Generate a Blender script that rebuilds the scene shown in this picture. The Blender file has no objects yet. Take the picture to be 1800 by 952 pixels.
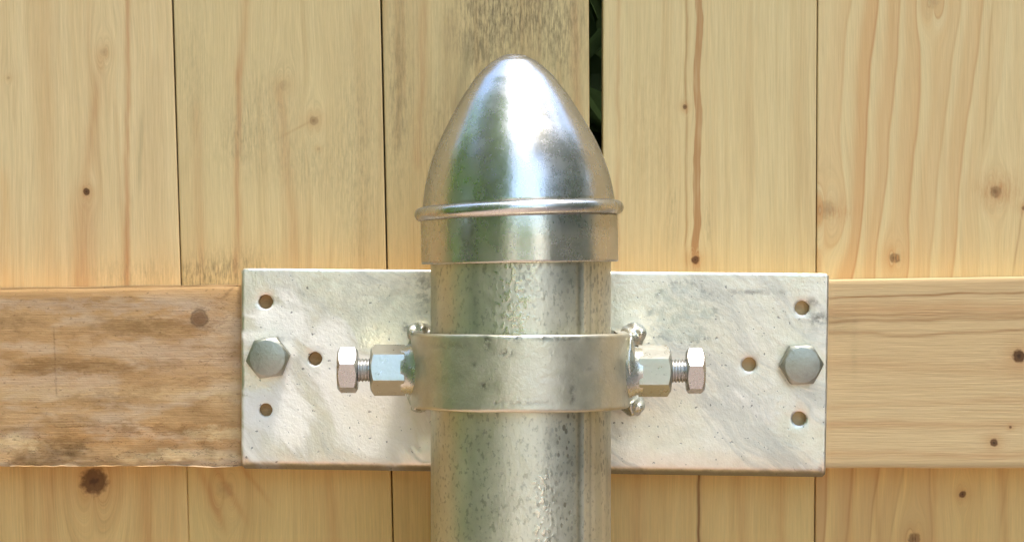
import bpy, bmesh, math, random
from mathutils import Vector, Matrix, noise as mnoise
from mathutils.geometry import delaunay_2d_cdt

random.seed(7)
sc = bpy.context.scene
R = math.radians
PX = 0.00025            # metres per photograph pixel at the plate's front plane (y = 0)
D = 1.2                 # camera distance from that plane
Z0 = 1.2                # height of the picture's centre above the ground

# ------------------------------------------------------------------ camera, sky, sun, exposure
cam = bpy.data.objects.new('camera', bpy.data.cameras.new('camera'))
sc.collection.objects.link(cam); sc.camera = cam
cam.location = (0, -D, Z0); cam.rotation_euler = (R(90), 0, 0)
cam.data.sensor_width = 36; cam.data.lens = 36 * D / (1800 * PX)
cam.data.clip_start = 0.05; cam.data.clip_end = 500

SUN_EL, SUN_AZ = 75, 128         # sun high in front of the fence, behind the camera: azimuth from +Y towards +X
world = bpy.data.worlds.new('World'); sc.world = world; world.use_nodes = True
wn = world.node_tree.nodes; bg = wn['Background']
sky = wn.new('ShaderNodeTexSky'); sky.sky_type = 'NISHITA'; sky.sun_disc = False
sky.sun_elevation = R(SUN_EL); sky.sun_rotation = R(SUN_AZ)
sky.air_density = 1.0; sky.dust_density = 1.5; sky.ozone_density = 1.0
world.node_tree.links.new(sky.outputs[0], bg.inputs[0]); bg.inputs[1].default_value = 0.15
sun = bpy.data.objects.new('sun', bpy.data.lights.new('sun', 'SUN')); sc.collection.objects.link(sun)
sun.data.energy = 1.1; sun.data.angle = R(9.0); sun.data.color = (1.0, 0.94, 0.84)
sd = Vector((math.sin(R(SUN_AZ)) * math.cos(R(SUN_EL)), math.cos(R(SUN_AZ)) * math.cos(R(SUN_EL)), math.sin(R(SUN_EL))))
sun.rotation_euler = sd.to_track_quat('Z', 'Y').to_euler()
sun.location = sd * 20

sc.view_settings.view_transform = 'Standard'; sc.view_settings.look = 'None'
sc.view_settings.exposure = 2.03; sc.view_settings.gamma = 1.0
sc.view_settings.use_curve_mapping = False
sc.render.engine = 'CYCLES'
sc.cycles.use_denoising = True
sc.cycles.use_adaptive_sampling = True; sc.cycles.adaptive_threshold = 0.02
sc.cycles.max_bounces = 5; sc.cycles.diffuse_bounces = 3; sc.cycles.glossy_bounces = 4; sc.cycles.sample_clamp_indirect = 6

# ------------------------------------------------------------------ helpers
COL = sc.collection
def sx(y): return (D + y) / D * PX                       # metres per pixel at depth y
def wx(px, y=0.0): return (px - 900) * sx(y)
def wz(py, y=0.0): return Z0 + (476 - py) * sx(y)
def srgb(r, g, b):
    f = lambda c: (c / 255 / 12.92) if c / 255 <= 0.04045 else ((c / 255 + 0.055) / 1.055) ** 2.4
    return (f(r), f(g), f(b), 1.0)

def tag(o, label=None, cat=None, group=None, kind=None):
    if label: o['label'] = label
    if cat: o['category'] = cat
    if group: o['group'] = group
    if kind: o['kind'] = kind
    return o
def empty(name, loc):
    o = bpy.data.objects.new(name, None); COL.objects.link(o); o.location = loc
    o.empty_display_size = 0.02
    return o
def obj(name, bm, mat, parent=None, loc=(0, 0, 0), smooth=True, sharp=35):
    """bm is in world coordinates; the object's origin is put at loc"""
    loc = Vector(loc)
    bmesh.ops.translate(bm, verts=bm.verts, vec=-loc)
    bmesh.ops.recalc_face_normals(bm, faces=bm.faces)
    if smooth:
        lim = R(sharp)
        for f in bm.faces: f.smooth = True
        for e in bm.edges:
            if len(e.link_faces) == 2 and e.calc_face_angle(0) > lim: e.smooth = False
    me = bpy.data.meshes.new(name); bm.to_mesh(me); bm.free()
    o = bpy.data.objects.new(name, me); COL.objects.link(o)
    if mat: me.materials.append(mat)
    if parent:
        o.parent = parent; o.location = loc - parent_world(parent)
    else: o.location = loc
    return o
def parent_world(p):
    v = Vector(p.location)
    while p.parent: p = p.parent; v += Vector(p.location)
    return v
def lathe(prof, n=96, M=None, cap=True):
    """prof: (radius, height) list, spun about local Z, then moved by matrix M"""
    bm = bmesh.new(); rings = []
    for r, h in prof:
        if r < 1e-7: rings.append([bm.verts.new((0, 0, h))])
        else: rings.append([bm.verts.new((r * math.cos(2*math.pi*i/n), r * math.sin(2*math.pi*i/n), h)) for i in range(n)])
    for a, b in zip(rings, rings[1:]):
        for i in range(n):
            j = (i + 1) % n
            if len(a) == 1: bm.faces.new((a[0], b[i], b[j]))
            elif len(b) == 1: bm.faces.new((a[i], b[0], a[j]))
            else: bm.faces.new((a[i], a[j], b[j], b[i]))
    if cap:
        for ring in (rings[0], rings[-1]):
            if len(ring) > 2: bm.faces.new(ring)
    if M is not None: bmesh.ops.transform(bm, matrix=M, verts=bm.verts)
    return bm
def lump(c, rad, seed, amp=0.25, freq=2.2, sub=4):
    bm = bmesh.new(); bmesh.ops.create_icosphere(bm, subdivisions=sub, radius=1.0)
    for v in bm.verts:
        n = v.co.normalized(); d = 1 + amp * mnoise.noise(n * freq + Vector((seed, seed*1.7, 0))) + 0.02*mnoise.noise(n*5 + Vector((seed,0,seed)))
        v.co = Vector((n.x * rad[0] * d, n.y * rad[1] * d, n.z * rad[2] * d)) + Vector(c)
    return bm

# ---- a small expression language for shader maths
class G:
    def __init__(s, name):
        s.mat = bpy.data.materials.new(name); s.mat.use_nodes = True
        s.t = s.mat.node_tree; s.n = s.t.nodes; s.bsdf = s.n['Principled BSDF']
    def node(s, k, **kw):
        nd = s.n.new(k)
        for a, b in kw.items(): setattr(nd, a, b)
        return nd
    def put(s, sock, v):
        if isinstance(v, E): s.t.links.new(v.s, sock)
        else: sock.default_value = v
    def math(s, op, *a, clamp=False):
        nd = s.node('ShaderNodeMath', operation=op); nd.use_clamp = clamp
        for i, v in enumerate(a): s.put(nd.inputs[i], v)
        return E(s, nd.outputs[0])
    def coords(s):
        tc = s.node('ShaderNodeTexCoord'); sp = s.node('ShaderNodeSeparateXYZ')
        s.t.links.new(tc.outputs['Object'], sp.inputs[0])
        return [E(s, o) for o in sp.outputs]
    def vec(s, x, y, z=0.0):
        nd = s.node('ShaderNodeCombineXYZ')
        for i, v in enumerate((x, y, z)): s.put(nd.inputs[i], v)
        return E(s, nd.outputs[0])
    def noise(s, v, detail=2.0, rough=0.5, dist=0.0):
        nd = s.node('ShaderNodeTexNoise'); nd.inputs['Scale'].default_value = 1.0
        nd.inputs['Detail'].default_value = detail; nd.inputs['Roughness'].default_value = rough
        nd.inputs['Distortion'].default_value = dist
        s.put(nd.inputs['Vector'], v); return E(s, nd.outputs[0])
    def voronoi(s, v, feature='F1', rnd=1.0):
        nd = s.node('ShaderNodeTexVoronoi', feature=feature); nd.inputs['Scale'].default_value = 1.0
        nd.inputs['Randomness'].default_value = rnd
        s.put(nd.inputs['Vector'], v); return E(s, nd.outputs['Distance'])
    def smooth(s, x, a, b, lo=0.0, hi=1.0):
        nd = s.node('ShaderNodeMapRange', interpolation_type='SMOOTHSTEP')
        s.put(nd.inputs[0], x)
        nd.inputs[1].default_value = a; nd.inputs[2].default_value = b; nd.inputs[3].default_value = lo; nd.inputs[4].default_value = hi
        return E(s, nd.outputs[0])
    def gauss(s, x, w):
        q = x * (1.0 / w)
        return s.math('EXPONENT', q * q * -1.0)
    def mix(s, f, a, b, mode='MIX'):
        nd = s.node('ShaderNodeMix', data_type='RGBA', blend_type=mode); nd.clamp_factor = True
        s.put(nd.inputs[0], f); s.put(nd.inputs[6], a); s.put(nd.inputs[7], b)
        return E(s, nd.outputs[2])
    def bump(s, h, dist, strength=1.0):
        nd = s.node('ShaderNodeBump'); nd.inputs['Distance'].default_value = dist; nd.inputs['Strength'].default_value = strength
        s.put(nd.inputs['Height'], h); return E(s, nd.outputs[0])
    def out(s, color=None, rough=None, metal=None, normal=None, spec=None, aniso=None):
        for k, v in (('Base Color', color), ('Roughness', rough), ('Metallic', metal), ('Normal', normal), ('Specular IOR Level', spec)):
            if v is not None: s.put(s.bsdf.inputs[k], v)
        return s.mat
class E:
    def __init__(s, g, sock): s.g, s.s = g, sock
    def __add__(s, o): return s.g.math('ADD', s, o)
    __radd__ = __add__
    def __sub__(s, o): return s.g.math('SUBTRACT', s, o)
    def __rsub__(s, o): return s.g.math('SUBTRACT', o, s)
    def __mul__(s, o): return s.g.math('MULTIPLY', s, o)
    __rmul__ = __mul__
    def __truediv__(s, o): return s.g.math('DIVIDE', s, o)

# ------------------------------------------------------------------ wood
YB, YR = 0.024, 0.005            # front of the boards, front of the rails
def wood(name, origin, depth, along, seed, light, mid, dark, broad=0.5, rings=0.25, spacing=22.0, ringcol=None, fine=0.14,
         warp=10.0, lean=0.0, knots=(), streaks=(), stains=(), ring_zone=None, extra=None, rough=0.62, bumpd=0.00018, tint=(1.0, 1.0, 0.955, 1)):
    """grain runs along 'z' (boards) or 'x' (rails); every position below is in photograph pixels on the board's own face"""
    g = G(name); X, Y, Z = g.coords(); k = sx(depth)
    px = (X + (origin[0])) * (1 / k) + 900.0
    py = (Z + (origin[2] - Z0)) * (-1 / k) + 476.0
    yy = Y * (1 / k)
    c, a = (px, py) if along == 'z' else (py, px)
    n0 = g.noise(g.vec(c * 0.006, a * 0.0022, seed), 2.0)
    c1 = c + (n0 - 0.5) * (warp * 2) + a * lean + yy * 0.6
    kmask = None
    for (kx, ky, kr, kd) in knots:
        kc, ka = (kx, ky) if along == 'z' else (ky, kx)
        dc = c - kc; da = (a - ka) * 0.42
        d2 = dc * dc + da * da + kr * kr * 0.35
        c1 = c1 - dc * (kr * kr * 4.5) / d2
    # broad colour drift, growth rings, fine fibre, pores
    b1 = g.noise(g.vec(c1 * 0.018, a * 0.0012, seed + 3), 3.0, 0.55)
    col = g.mix(g.smooth(b1, 0.5 - 0.22, 0.5 + 0.22) * broad, light, mid)
    b2 = g.noise(g.vec(c1 * 0.05, a * 0.002, seed + 9), 2.0)
    col = g.mix(g.smooth(b2, 0.52, 0.75) * (broad * 0.7), col, dark)
    ph = g.math('FRACT', (c1 + (b1 - 0.5) * 40.0) * (1.0 / spacing))
    saw = g.math('POWER', ph, 2.2) * g.smooth(ph, 0.93, 1.0, 1.0, 0.0)
    rz = g.smooth(g.noise(g.vec(c1 * 0.012, a * 0.001, seed + 5), 1.0), 0.35, 0.6)
    if ring_zone: rz = g.smooth(c1, ring_zone[0], ring_zone[1]) * g.smooth(c1, ring_zone[2], ring_zone[3], 1.0, 0.0)
    col = g.mix(saw * rz * rings, col, ringcol or dark)
    f1 = g.noise(g.vec(c1 * 0.30, a * 0.008, seed + 11), 3.0, 0.6)
    f2 = g.noise(g.vec(c1 * 0.5, a * 0.018, seed + 13), 3.0, 0.75)
    v = 1.0 + (f1 - 0.5) * (fine * 2.4) + (f2 - 0.5) * (fine * 2.2)
    col = g.mix(1.0, col, g.vec(v, v, v), 'MULTIPLY')
    wob1 = g.noise(g.vec(a * 0.012, c * 0.004, seed + 21), 2.0) - 0.5
    tex = g.smooth(g.noise(g.vec(c1 * 0.25, a * 0.01, seed + 17), 2.0), 0.2, 0.6, 0.45, 1.0)
    # streaks: (x at y0, y0, x at y1, y1, width, strength, colour)
    for (x0, y0, x1, y1, w, st, cl) in streaks:
        if along == 'z': s0, t0, s1, t1 = x0, y0, x1, y1
        else: s0, t0, s1, t1 = y0, x0, y1, x1
        m = (s1 - s0) / (t1 - t0)
        wob = wob1 * min(14.0, 1.6 * w + 4)
        d = c - (a - t0) * m - s0 + wob
        e0 = g.smooth(a, min(t0, t1) - 25, min(t0, t1) + 25) * g.smooth(a, max(t0, t1) - 25, max(t0, t1) + 25, 1.0, 0.0)
        prof = g.smooth(g.math('ABSOLUTE', d), w * .75, w * 1.15, 1.0, 0.0) if st >= 1.0 else g.gauss(d, w)   # full-strength streaks are sharp-edged pith
        col = g.mix(prof * e0 * tex * st, col, cl)
    # mould stains: (x, y, rx, ry, strength, colour, streakiness)
    if stains:
        grain = g.noise(g.vec(c * 0.3, a * 0.042, seed + 19), 4.0, 0.68)
        dots = g.smooth(g.noise(g.vec(px * 0.16, py * 0.10, seed), 3.0, 0.7), 0.50, 0.66)
        mould = g.smooth(grain, 0.34, 0.76) * 0.85 + dots * 0.14
    for (qx, qy, rx, ry, st, cl, fr) in stains:
        dx = (px - qx) * (1 / rx); dy = (py - qy) * (1 / ry)
        q = g.math('EXPONENT', (dx * dx + dy * dy) * -1.0)
        col = g.mix(q * mould * st, col, cl)
    # knots
    kb = None
    kw = (g.noise(g.vec(px * 0.11, py * 0.11, seed), 3.0) - 0.5) * 0.9 if knots else None
    for i, (kx, ky, kr, kd) in enumerate(knots):
        dx = px - kx; dy = py - ky
        dd = dx * dx + dy * dy
        r = g.math('SQRT', dd) * (1.0 / kr) + kw
        halo = g.math('EXPONENT', r * r * -0.16)
        col = g.mix(halo * (0.42 * min(1.0, kd + 0.3)), col, srgb(178, 122, 70))
        ringk = g.math('SINE', r * 7.0) * 0.5 + 0.5
        core = g.smooth(r, 0.75, 1.25, 1.0, 0.0)
        col = g.mix(core * kd, col, g.mix(ringk * 0.5, srgb(88, 58, 30), srgb(140, 96, 55)))
        eye = g.smooth(r, 0.15, 0.6, 1.0, 0.0)
        col = g.mix(eye * kd * 0.8, col, srgb(52, 34, 18))
        kb = core if kb is None else g.math('MAXIMUM', kb, core)
    if along == 'z':   # warm bounce light on the boards below the rail, put into their colour
        lit_mask = g.smooth(py + (f1 - 0.5) * 60.0, 560, 700)
        col = g.mix(lit_mask, col, g.mix(1.0, col, (1.14, 0.99, 0.72, 1), 'MULTIPLY'))
    h = g.noise(g.vec(c * 0.34, a * 0.012, seed + 11), 3.0, 0.6)
    if extra: col, h = extra(g, px, py, c1, a, col, h, seed)
    col = g.mix(1.0, col, tint, 'MULTIPLY')
    return g.out(col, (f2 - 0.5) * 0.25 + rough, 0.0, g.bump(h, bumpd, 0.8), 0.30)

W_LIGHT, W_MID, W_DARK = srgb(216, 194, 148), srgb(203, 172, 120), srgb(186, 146, 96)
MOULD = srgb(112, 104, 78); RED = srgb(176, 116, 66); PITH = srgb(150, 96, 52)

fence = empty('timber_fence', (0, YB, 0.0))
tag(fence, 'pale softwood board fence with horizontal rails behind the steel post', 'fence')
ZB, ZT = 0.04, 1.42
def plank(l0, l1, r0, r1, mat_args=None, dy=0.0, label=None, mat=None, rnd=0.0006):
    """l0/l1: left edge pixel at the picture's top / bottom, r0/r1: right edge"""
    y = YB + dy; th = 0.018
    def line(p0, p1, z):
        py = 476 - (z - Z0) / sx(y)
        return wx(p0 + (p1 - p0) * py / 952.0, y)
    bm = bmesh.new(); zs = [ZB + (ZT - ZB) * i / 6 for i in range(7)]
    rows = []
    for z in zs:
        xl, xr = line(l0, l1, z), line(r0, r1, z)
        pts = [(xl, y + th), (xl, y + rnd), (xl + rnd * .35, y + rnd * .3), (xl + rnd, y), (xr - rnd, y), (xr - rnd * .35, y + rnd * .3), (xr, y + rnd), (xr, y + th)]
        rows.append([bm.verts.new((p[0], p[1], z)) for p in pts])
    for A, B in zip(rows, rows[1:]):
        for i in range(8):
            j = (i + 1) % 8; bm.faces.new((A[i], A[j], B[j], B[i]))
    bm.faces.new(rows[0]); bm.faces.new(rows[-1])
    cx = (line(l0, l1, ZB) + line(r0, r1, ZB)) / 2
    o3 = (cx, y, ZB)
    if mat is None: mat = wood(origin=o3, depth=y, along='z', **mat_args)
    o = obj('plank', bm, mat, fence, o3, sharp=15)
    if label: o['label'] = label
    return o

plank(-62, -26, 301.5, 332.1, dict(name='wood_board_a', seed=1.3, light=srgb(214, 192, 146), mid=srgb(204, 176, 128), dark=srgb(188, 152, 106), broad=0.75, rings=0.18, spacing=34, lean=-0.03,
      knots=[(152, 337, 6, 0.95), (182, 92, 7, 0.12), (165, 845, 23, 0.85), (15, 137, 3, 0.2)],
      streaks=[(225, -60, 223, 560, 5, 0.55, RED), (178, 90, 150, 340, 9, 0.35, RED), (150, 345, 140, 700, 22, 0.42, RED), (75, -40, 92, 520, 16, 0.30, srgb(196, 156, 106)),
               (268, 100, 275, 520, 14, 0.28, srgb(182, 150, 106)), (250, 200, 246, 330, 4, 0.3, MOULD), (8, 300, 10, 520, 10, .4, srgb(206, 160, 100)), (80, 820, 85, 990, 14, .3, RED), (250, 830, 262, 990, 9, .3, RED)],
      stains=[(240, 485, 90, 26, 0.5, MOULD, 0.25)]))
plank(304.5, 332.5, 668, 690, dict(name='wood_board_b', seed=4.1, light=srgb(210, 190, 142), mid=srgb(200, 176, 128), dark=srgb(184, 154, 108), broad=0.7, rings=0.16, spacing=40, lean=-0.02,
      knots=[(552, 212, 8, 0.32), (500, 150, 9, 0.10), (560, 262, 3, 0.15), (395, 860, 16, 0.12)],
      streaks=[(436, -60, 421, 150, 8, 0.35, RED), (421, 110, 415, 480, 6, 0.5, RED), (490, 150, 520, 470, 9, 0.32, RED), (535, 218, 510, 232, 5, 0.5, PITH), (630, 30, 640, 480, 12, 0.25, srgb(180, 146, 98)),
               (345, 180, 350, 470, 8, 0.22, RED), (350, 820, 395, 930, 8, .38, RED), (376, 815, 430, 910, 7, .35, RED), (420, 812, 470, 880, 6, .35, RED), (580, 830, 590, 980, 10, .3, RED)],
      stains=[(470, 190, 60, 90, 0.5, srgb(140, 130, 98), 0.3), (630, 270, 42, 190, 0.5, MOULD, 0.3), (350, 486, 60, 30, 1.0, srgb(96, 90, 66), 0.3), (420, 470, 60, 34, 0.7, srgb(96, 90, 66), 0.35),
              (340, 130, 30, 130, 0.3, MOULD, 0.3), (540, 290, 60, 50, 0.4, MOULD, 0.4), (420, 250, 40, 60, .4, MOULD, .35)]))
plank(671.2, 692, 1035, 1040, dict(name='wood_board_c', seed=7.7, light=srgb(206, 186, 138), mid=srgb(196, 172, 124), dark=srgb(176, 142, 94), broad=0.8, rings=0.25, spacing=26, lean=-0.02,
      knots=[(742, 620, 7, 0.4)],
      streaks=[(700, 60, 700, 260, 7, 0.35, srgb(150, 118, 76)), (745, 0, 735, 300, 8, 0.30, RED), (790, 20, 770, 350, 14, 0.30, srgb(150, 120, 80)), (1010, 0, 1015, 240, 9, 0.30, RED), (830, 60, 800, 200, 10, .4, MOULD)],
      stains=[(905, 20, 95, 85, 1.2, srgb(104, 92, 68), 0.28), (850, 70, 44, 80, 0.85, srgb(104, 92, 68), 0.3), (985, 70, 40, 130, 0.8, srgb(120, 106, 76), 0.3), (770, 280, 30, 130, 0.55, srgb(110, 96, 66), 0.3), (700, 170, 26, 190, 0.7, MOULD, 0.3)]))
plank(1060, 1059, 1436, 1431.5, dict(name='wood_board_d', seed=11.2, light=srgb(214, 194, 146), mid=srgb(206, 180, 130), dark=srgb(192, 160, 112), broad=0.55, rings=0.22, spacing=15, fine=0.12, warp=5,
      knots=[(1222, 456, 7, 0.9), (1204, 188, 4, 0.7)],
      streaks=[(1228, -80, 1226, 300, 6.5, 1.0, srgb(178, 138, 92)), (1226, 250, 1223, 470, 7, 1.0, srgb(174, 134, 88)), (1206, -60, 1206, 480, 2.5, 0.7, srgb(168, 130, 80)), (1088, -40, 1085, 480, 4, 0.35, RED), (1228, 800, 1228, 1000, 3, 0.9, srgb(110, 66, 34)),
               (1300, 810, 1305, 990, 9, .3, RED), (1375, 810, 1372, 990, 8, .3, RED), (1120, 810, 1120, 990, 12, .3, RED)],
      stains=[(1245, 390, 6, 40, 0.5, MOULD, 0.4), (1182, 380, 10, 60, 0.35, MOULD, 0.4), (1140, 250, 50, 160, .25, srgb(150, 128, 84), .3)]))
def swirl(g, px, py, c1, a, col, h, seed):
    # wide tangential (cathedral) figure on the right-hand board
    n = g.noise(g.vec(px * 0.01, py * 0.004, 31.0), 2.0)
    q = c1 + py * 0.10 + (n - 0.5) * 26.0
    ph = g.math('FRACT', q * (1 / 43.0))
    s = g.smooth(ph, 0.05, 0.62) * g.smooth(ph, 0.86, 0.98, 1.0, 0.0)
    zone = g.smooth(q, 1455, 1500) * g.smooth(q, 1660, 1790, 1.0, 0.25)
    n2 = g.smooth(g.noise(g.vec(q * 0.023, 3.0), 1.0), 0.38, 0.6, 0.45, 1.0)
    col = g.mix(s * zone * n2 * 0.62, col, srgb(202, 154, 100))
    edge = g.gauss(ph - 0.90, 0.05) * zone * n2
    col = g.mix(edge * 0.45, col, srgb(178, 122, 70))
    return col, h
plank(1437.8, 1433.3, 1812, 1806, dict(name='wood_board_e', seed=15.9, light=srgb(217, 196, 148), mid=srgb(208, 180, 130), dark=srgb(196, 162, 112), broad=0.45, rings=0.12, spacing=18, fine=0.12, warp=6,
      knots=[(1750, 337, 10, 0.5), (1450, 368, 16, 0.22), (1573, 453, 9, 0.62), (1640, 4, 12, 0.14), (1692, 868, 6, 0.9), (1607, 946, 10, 0.7), (1800, 366, 4, .6)],
      streaks=[(1745, 0, 1728, 260, 2, 0.5, srgb(180, 140, 90)), (1800, 350, 1780, 480, 2, 0.5, srgb(160, 120, 80)), (1640, 810, 1640, 990, 8, .3, RED), (1500, 810, 1490, 990, 8, .35, RED), (1540, 810, 1545, 990, 6, .3, RED), (1760, 810, 1770, 990, 7, .35, RED)],
      stains=[(1756, 333, 40, 27, 1.1, srgb(188, 140, 92), .3), (1470, 372, 36, 18, .9, srgb(192, 146, 98), .3)],
      extra=swirl))
# boards that run on beyond the picture (they are mirrored in the flanks of the post and the cap)
side = []
for i, cset in enumerate(((212, 186, 134), (206, 176, 122), (216, 192, 142))):
    side.append(wood('wood_board_plain', (0, YB, ZB), YB, 'z', 20 + 5.3 * i, srgb(*cset), W_MID, W_DARK, broad=0.7, rings=0.2, spacing=24 + 6 * i, knots=[(900 + 60 * i, 300 - 200 * i, 10, 0.7)]))
x = -66.0
for i in range(17):
    plank(x - 366, x - 366 + 34, x, x + 34, mat=side[i % 3], dy=random.uniform(0, .0012)); x -= 370 + random.uniform(0, 3)
x = 1816.0
for i in range(17):
    plank(x, x - 5, x + 366, x + 361, mat=side[(i + 1) % 3], dy=random.uniform(0, .0012)); x += 370 + random.uniform(0, 3)

# rails
def rail_mesh(xa, xb, top, bot, rough, seed):
    """front face as a fine sheet so that the worn edges are real; top/bot: functions px -> py"""
    y = YR; k = sx(y); th = YB - YR - 0.0004
    bm = bmesh.new(); nx = 150; prof = [(0.0, 1.0), (0.0, 0.12), (0.006, 0.05), (0.014, 0.012), (0.03, 0.0)]
    ts = [p[0] for p in prof] + [0.03 + 0.94 * i / 26 for i in range(1, 26)] + [1 - p[0] for p in reversed(prof)]
    ds = [p[1] for p in prof] + [0.0] * 25 + [p[1] for p in reversed(prof)]
    cols = []
    # dense where the picture looks, coarse beyond it
    pxs = []
    vis0, vis1 = max(xa, -40), min(xb, 1840)
    if xa < vis0: pxs += [xa + (vis0 - xa) * i / 12 for i in range(12)]
    pxs += [vis0 + (vis1 - vis0) * i / nx for i in range(nx + 1)]
    if xb > vis1: pxs += [vis1 + (xb - vis1) * i / 12 for i in range(1, 13)]
    for p in pxs:
        t, b = top(p), bot(p)
        col = []
        for s, d in zip(ts, ds):
            py = t + (b - t) * s
            w = rough(p, py, s) if 0.0 < s < 1.0 else 0.0
            col.append(bm.verts.new((wx(p, y), y + d * th * (1.0 if d == 1.0 else 0.35) + w, wz(py, y))))
        cols.append(col)
    n = len(ts)
    for A, B in zip(cols, cols[1:]):
        for i in range(n):
            j = (i + 1) % n; bm.faces.new((A[i], B[i], B[j], A[j]))
    bm.faces.new(cols[0]); bm.faces.new(cols[-1])
    return bm
nz = lambda a, b, c=0.0: mnoise.noise(Vector((a, b, c)))
def rough_left(p, py, s):
    low = max(0.0, (s - 0.62) / 0.38)
    r = 0.00012 * nz(p * .02, py * .06, 1)
    steps = nz(p * .013, py * .035, 5)
    r += low * (0.0008 * (1 if steps > 0.05 else 0) * min(1, abs(steps - .05) * 12) + 0.0007 * nz(p * .05, py * .09, 9))
    if s > 0.9: r += 0.0015 * max(0, nz(p * .018, 3.3)) 
    return r + 0.0006
def left_extra(g, px, py, c1, a, col, h, seed):
    # bark-side board: bast left in flakes, brown blotches, grey drags
    m1 = g.noise(g.vec(px * 0.010, py * 0.022, 51.0), 4.0, 0.62, 0.6)
    col = g.mix(g.smooth(m1, 0.44, 0.66) * 0.5, col, srgb(140, 104, 60))
    m2 = g.noise(g.vec(px * 0.007, py * 0.02, 77.0), 3.0, 0.6)
    col = g.mix(g.smooth(m2, 0.46, 0.62) * 0.75, col, srgb(198, 170, 138))
    fl = g.noise(g.vec(px * 0.035, py * 0.08, 63.0), 4.0, 0.7)
    wx_ = px + (g.noise(g.vec(px * .03, py * .05, 5.), 5.0, .72) - .5) * 110.; wy_ = py + (g.noise(g.vec(px * .03, py * .05, 9.), 5.0, .72) - .5) * 52.
    GREY, DRK, ORG, PAL = srgb(186, 160, 134), srgb(116, 86, 48), srgb(192, 138, 80), srgb(214, 188, 142)
    for (qx, qy, rx, ry, st, cl) in ((180, 537, 210, 12, .8, GREY), (340, 625, 90, 34, .6, GREY), (60, 690, 110, 14, .5, PAL), (300, 690, 130, 12, .45, PAL), (330, 560, 60, 16, .4, ORG),
                                 (270, 572, 130, 13, .75, DRK), (20, 566, 50, 12, .6, DRK), (80, 645, 62, 14, .95, DRK), (185, 646, 70, 10, .85, DRK), (285, 640, 40, 8, .5, DRK), (180, 700, 80, 9, .6, DRK),
                                 (110, 640, 300, 60, .25, ORG), (250, 765, 200, 22, .7, ORG), (120, 785, 30, 22, .9, DRK), (310, 757, 40, 10, .8, DRK), (60, 812, 40, 8, .8, DRK), (265, 800, 26, 5, .7, DRK), (230, 752, 26, 12, .7, DRK),
                                 (30, 778, 46, 12, 1., PAL), (380, 762, 60, 10, .95, PAL), (330, 800, 110, 9, .9, PAL), (140, 748, 60, 3, .5, DRK), (420, 690, 60, 40, .3, PAL)):
        ex = (wx_ - qx) * (1/rx); ey = (wy_ - qy) * (1/ry)
        q = g.smooth(ex * ex + ey * ey, .1, 1.8, 1.0, 0.0)
        col = g.mix(q * g.smooth(fl, .34, .60, .25, 1.0) * (st * .7), col, cl)
    ch = g.noise(g.vec(px * 0.02, py * 0.06, 91.0), 4.0, 0.65)
    crk = g.gauss(ch - 0.53, 0.008) * g.smooth(py, 725, 760) * g.smooth(fl, .42, .55)
    col = g.mix(crk * 0.7, col, srgb(78, 52, 28))
    ck2 = g.gauss(g.noise(g.vec(px * .018, py * .05, 33.), 3.0, .6) - .5, .006) * g.smooth(px, 300, 360) * g.smooth(py, 700, 730, 1., 0.)
    col = g.mix(ck2 * .45, col, srgb(104, 72, 42))
    # top arris, paler towards the edge
    col = g.mix(g.smooth(py, 508, 530, 0.75, 0.0), col, srgb(214, 168, 112))
    # two old scratches and a torn fibre by the plate
    for (x0, y0, x1, y1, w) in ((94, 575, 99, 695, 1.6), (388, 527, 412, 503, 3.5)):
        mm = (x1 - x0) / (y1 - y0)
        d = px - (py - y0) * mm - x0 + (g.noise(g.vec(py * .05, x0), 2.0) - .5) * 5
        e0 = g.smooth(py, min(y0, y1) - 4, min(y0, y1) + 6) * g.smooth(py, max(y0, y1) - 6, max(y0, y1) + 4, 1.0, 0.0)
        col = g.mix(g.gauss(d, w) * e0 * 0.36 * g.smooth(fl, .38, .55, .3, 1.), col, srgb(74, 46, 24))
    kx = g.math('SQRT', (px - 350.) * (px - 350.) + (py - 559.) * (py - 559.)) + (fl - .5) * 14.
    col = g.mix(g.smooth(kx, 9, 15, 1.0, 0.0) * .75, col, srgb(112, 76, 42))
    col = g.mix(g.gauss(kx - 14., 2.5) * .6, col, srgb(84, 56, 30))
    sp = g.smooth(g.noise(g.vec(px * 0.09, py * 0.16, 12.0), 3.0, 0.7), 0.60, 0.70)
    col = g.mix(sp * 0.5, col, srgb(96, 70, 40))
    return col, h + fl * 1.6
org = (wx(-6300, YR), YR, wz(822, YR))
m = wood('wood_rail_bark', org, YR, 'x', 33.1, srgb(196, 158, 112), srgb(176, 136, 86), srgb(142, 106, 64), broad=0.6, rings=0.05, spacing=30, fine=0.07, warp=16,
         knots=[(350, 559, 14, 0.95)], stains=[(130, 645, 110, 30, 0.8, srgb(104, 78, 44), 0.2), (120, 790, 60, 30, 0.9, srgb(104, 80, 44), 0.2), (480, 780, 60, 40, 0.6, srgb(100, 74, 42), .2)],
         extra=left_extra, tint=(1.04, 1.05, 1.03, 1), bumpd=0.00016, rough=0.7)
bm = rail_mesh(-6300, 906, lambda p: 506 - 6 * min(max(p, -100), 700) / 420 + 1.5 * nz(p * .01, 2.0), lambda p: 819 + 4.5 * nz(p * .012, 7.0) + 2 * nz(p * .05, 3.0), rough_left, 1)
o = obj('rail', bm, m, fence, org, sharp=60); o['label'] = 'brown weathered bark-side rail with flaking lower edge, left of the steel plate'
org = (wx(910, YR), YR, wz(822, YR))
DK = srgb(150, 104, 58)
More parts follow.
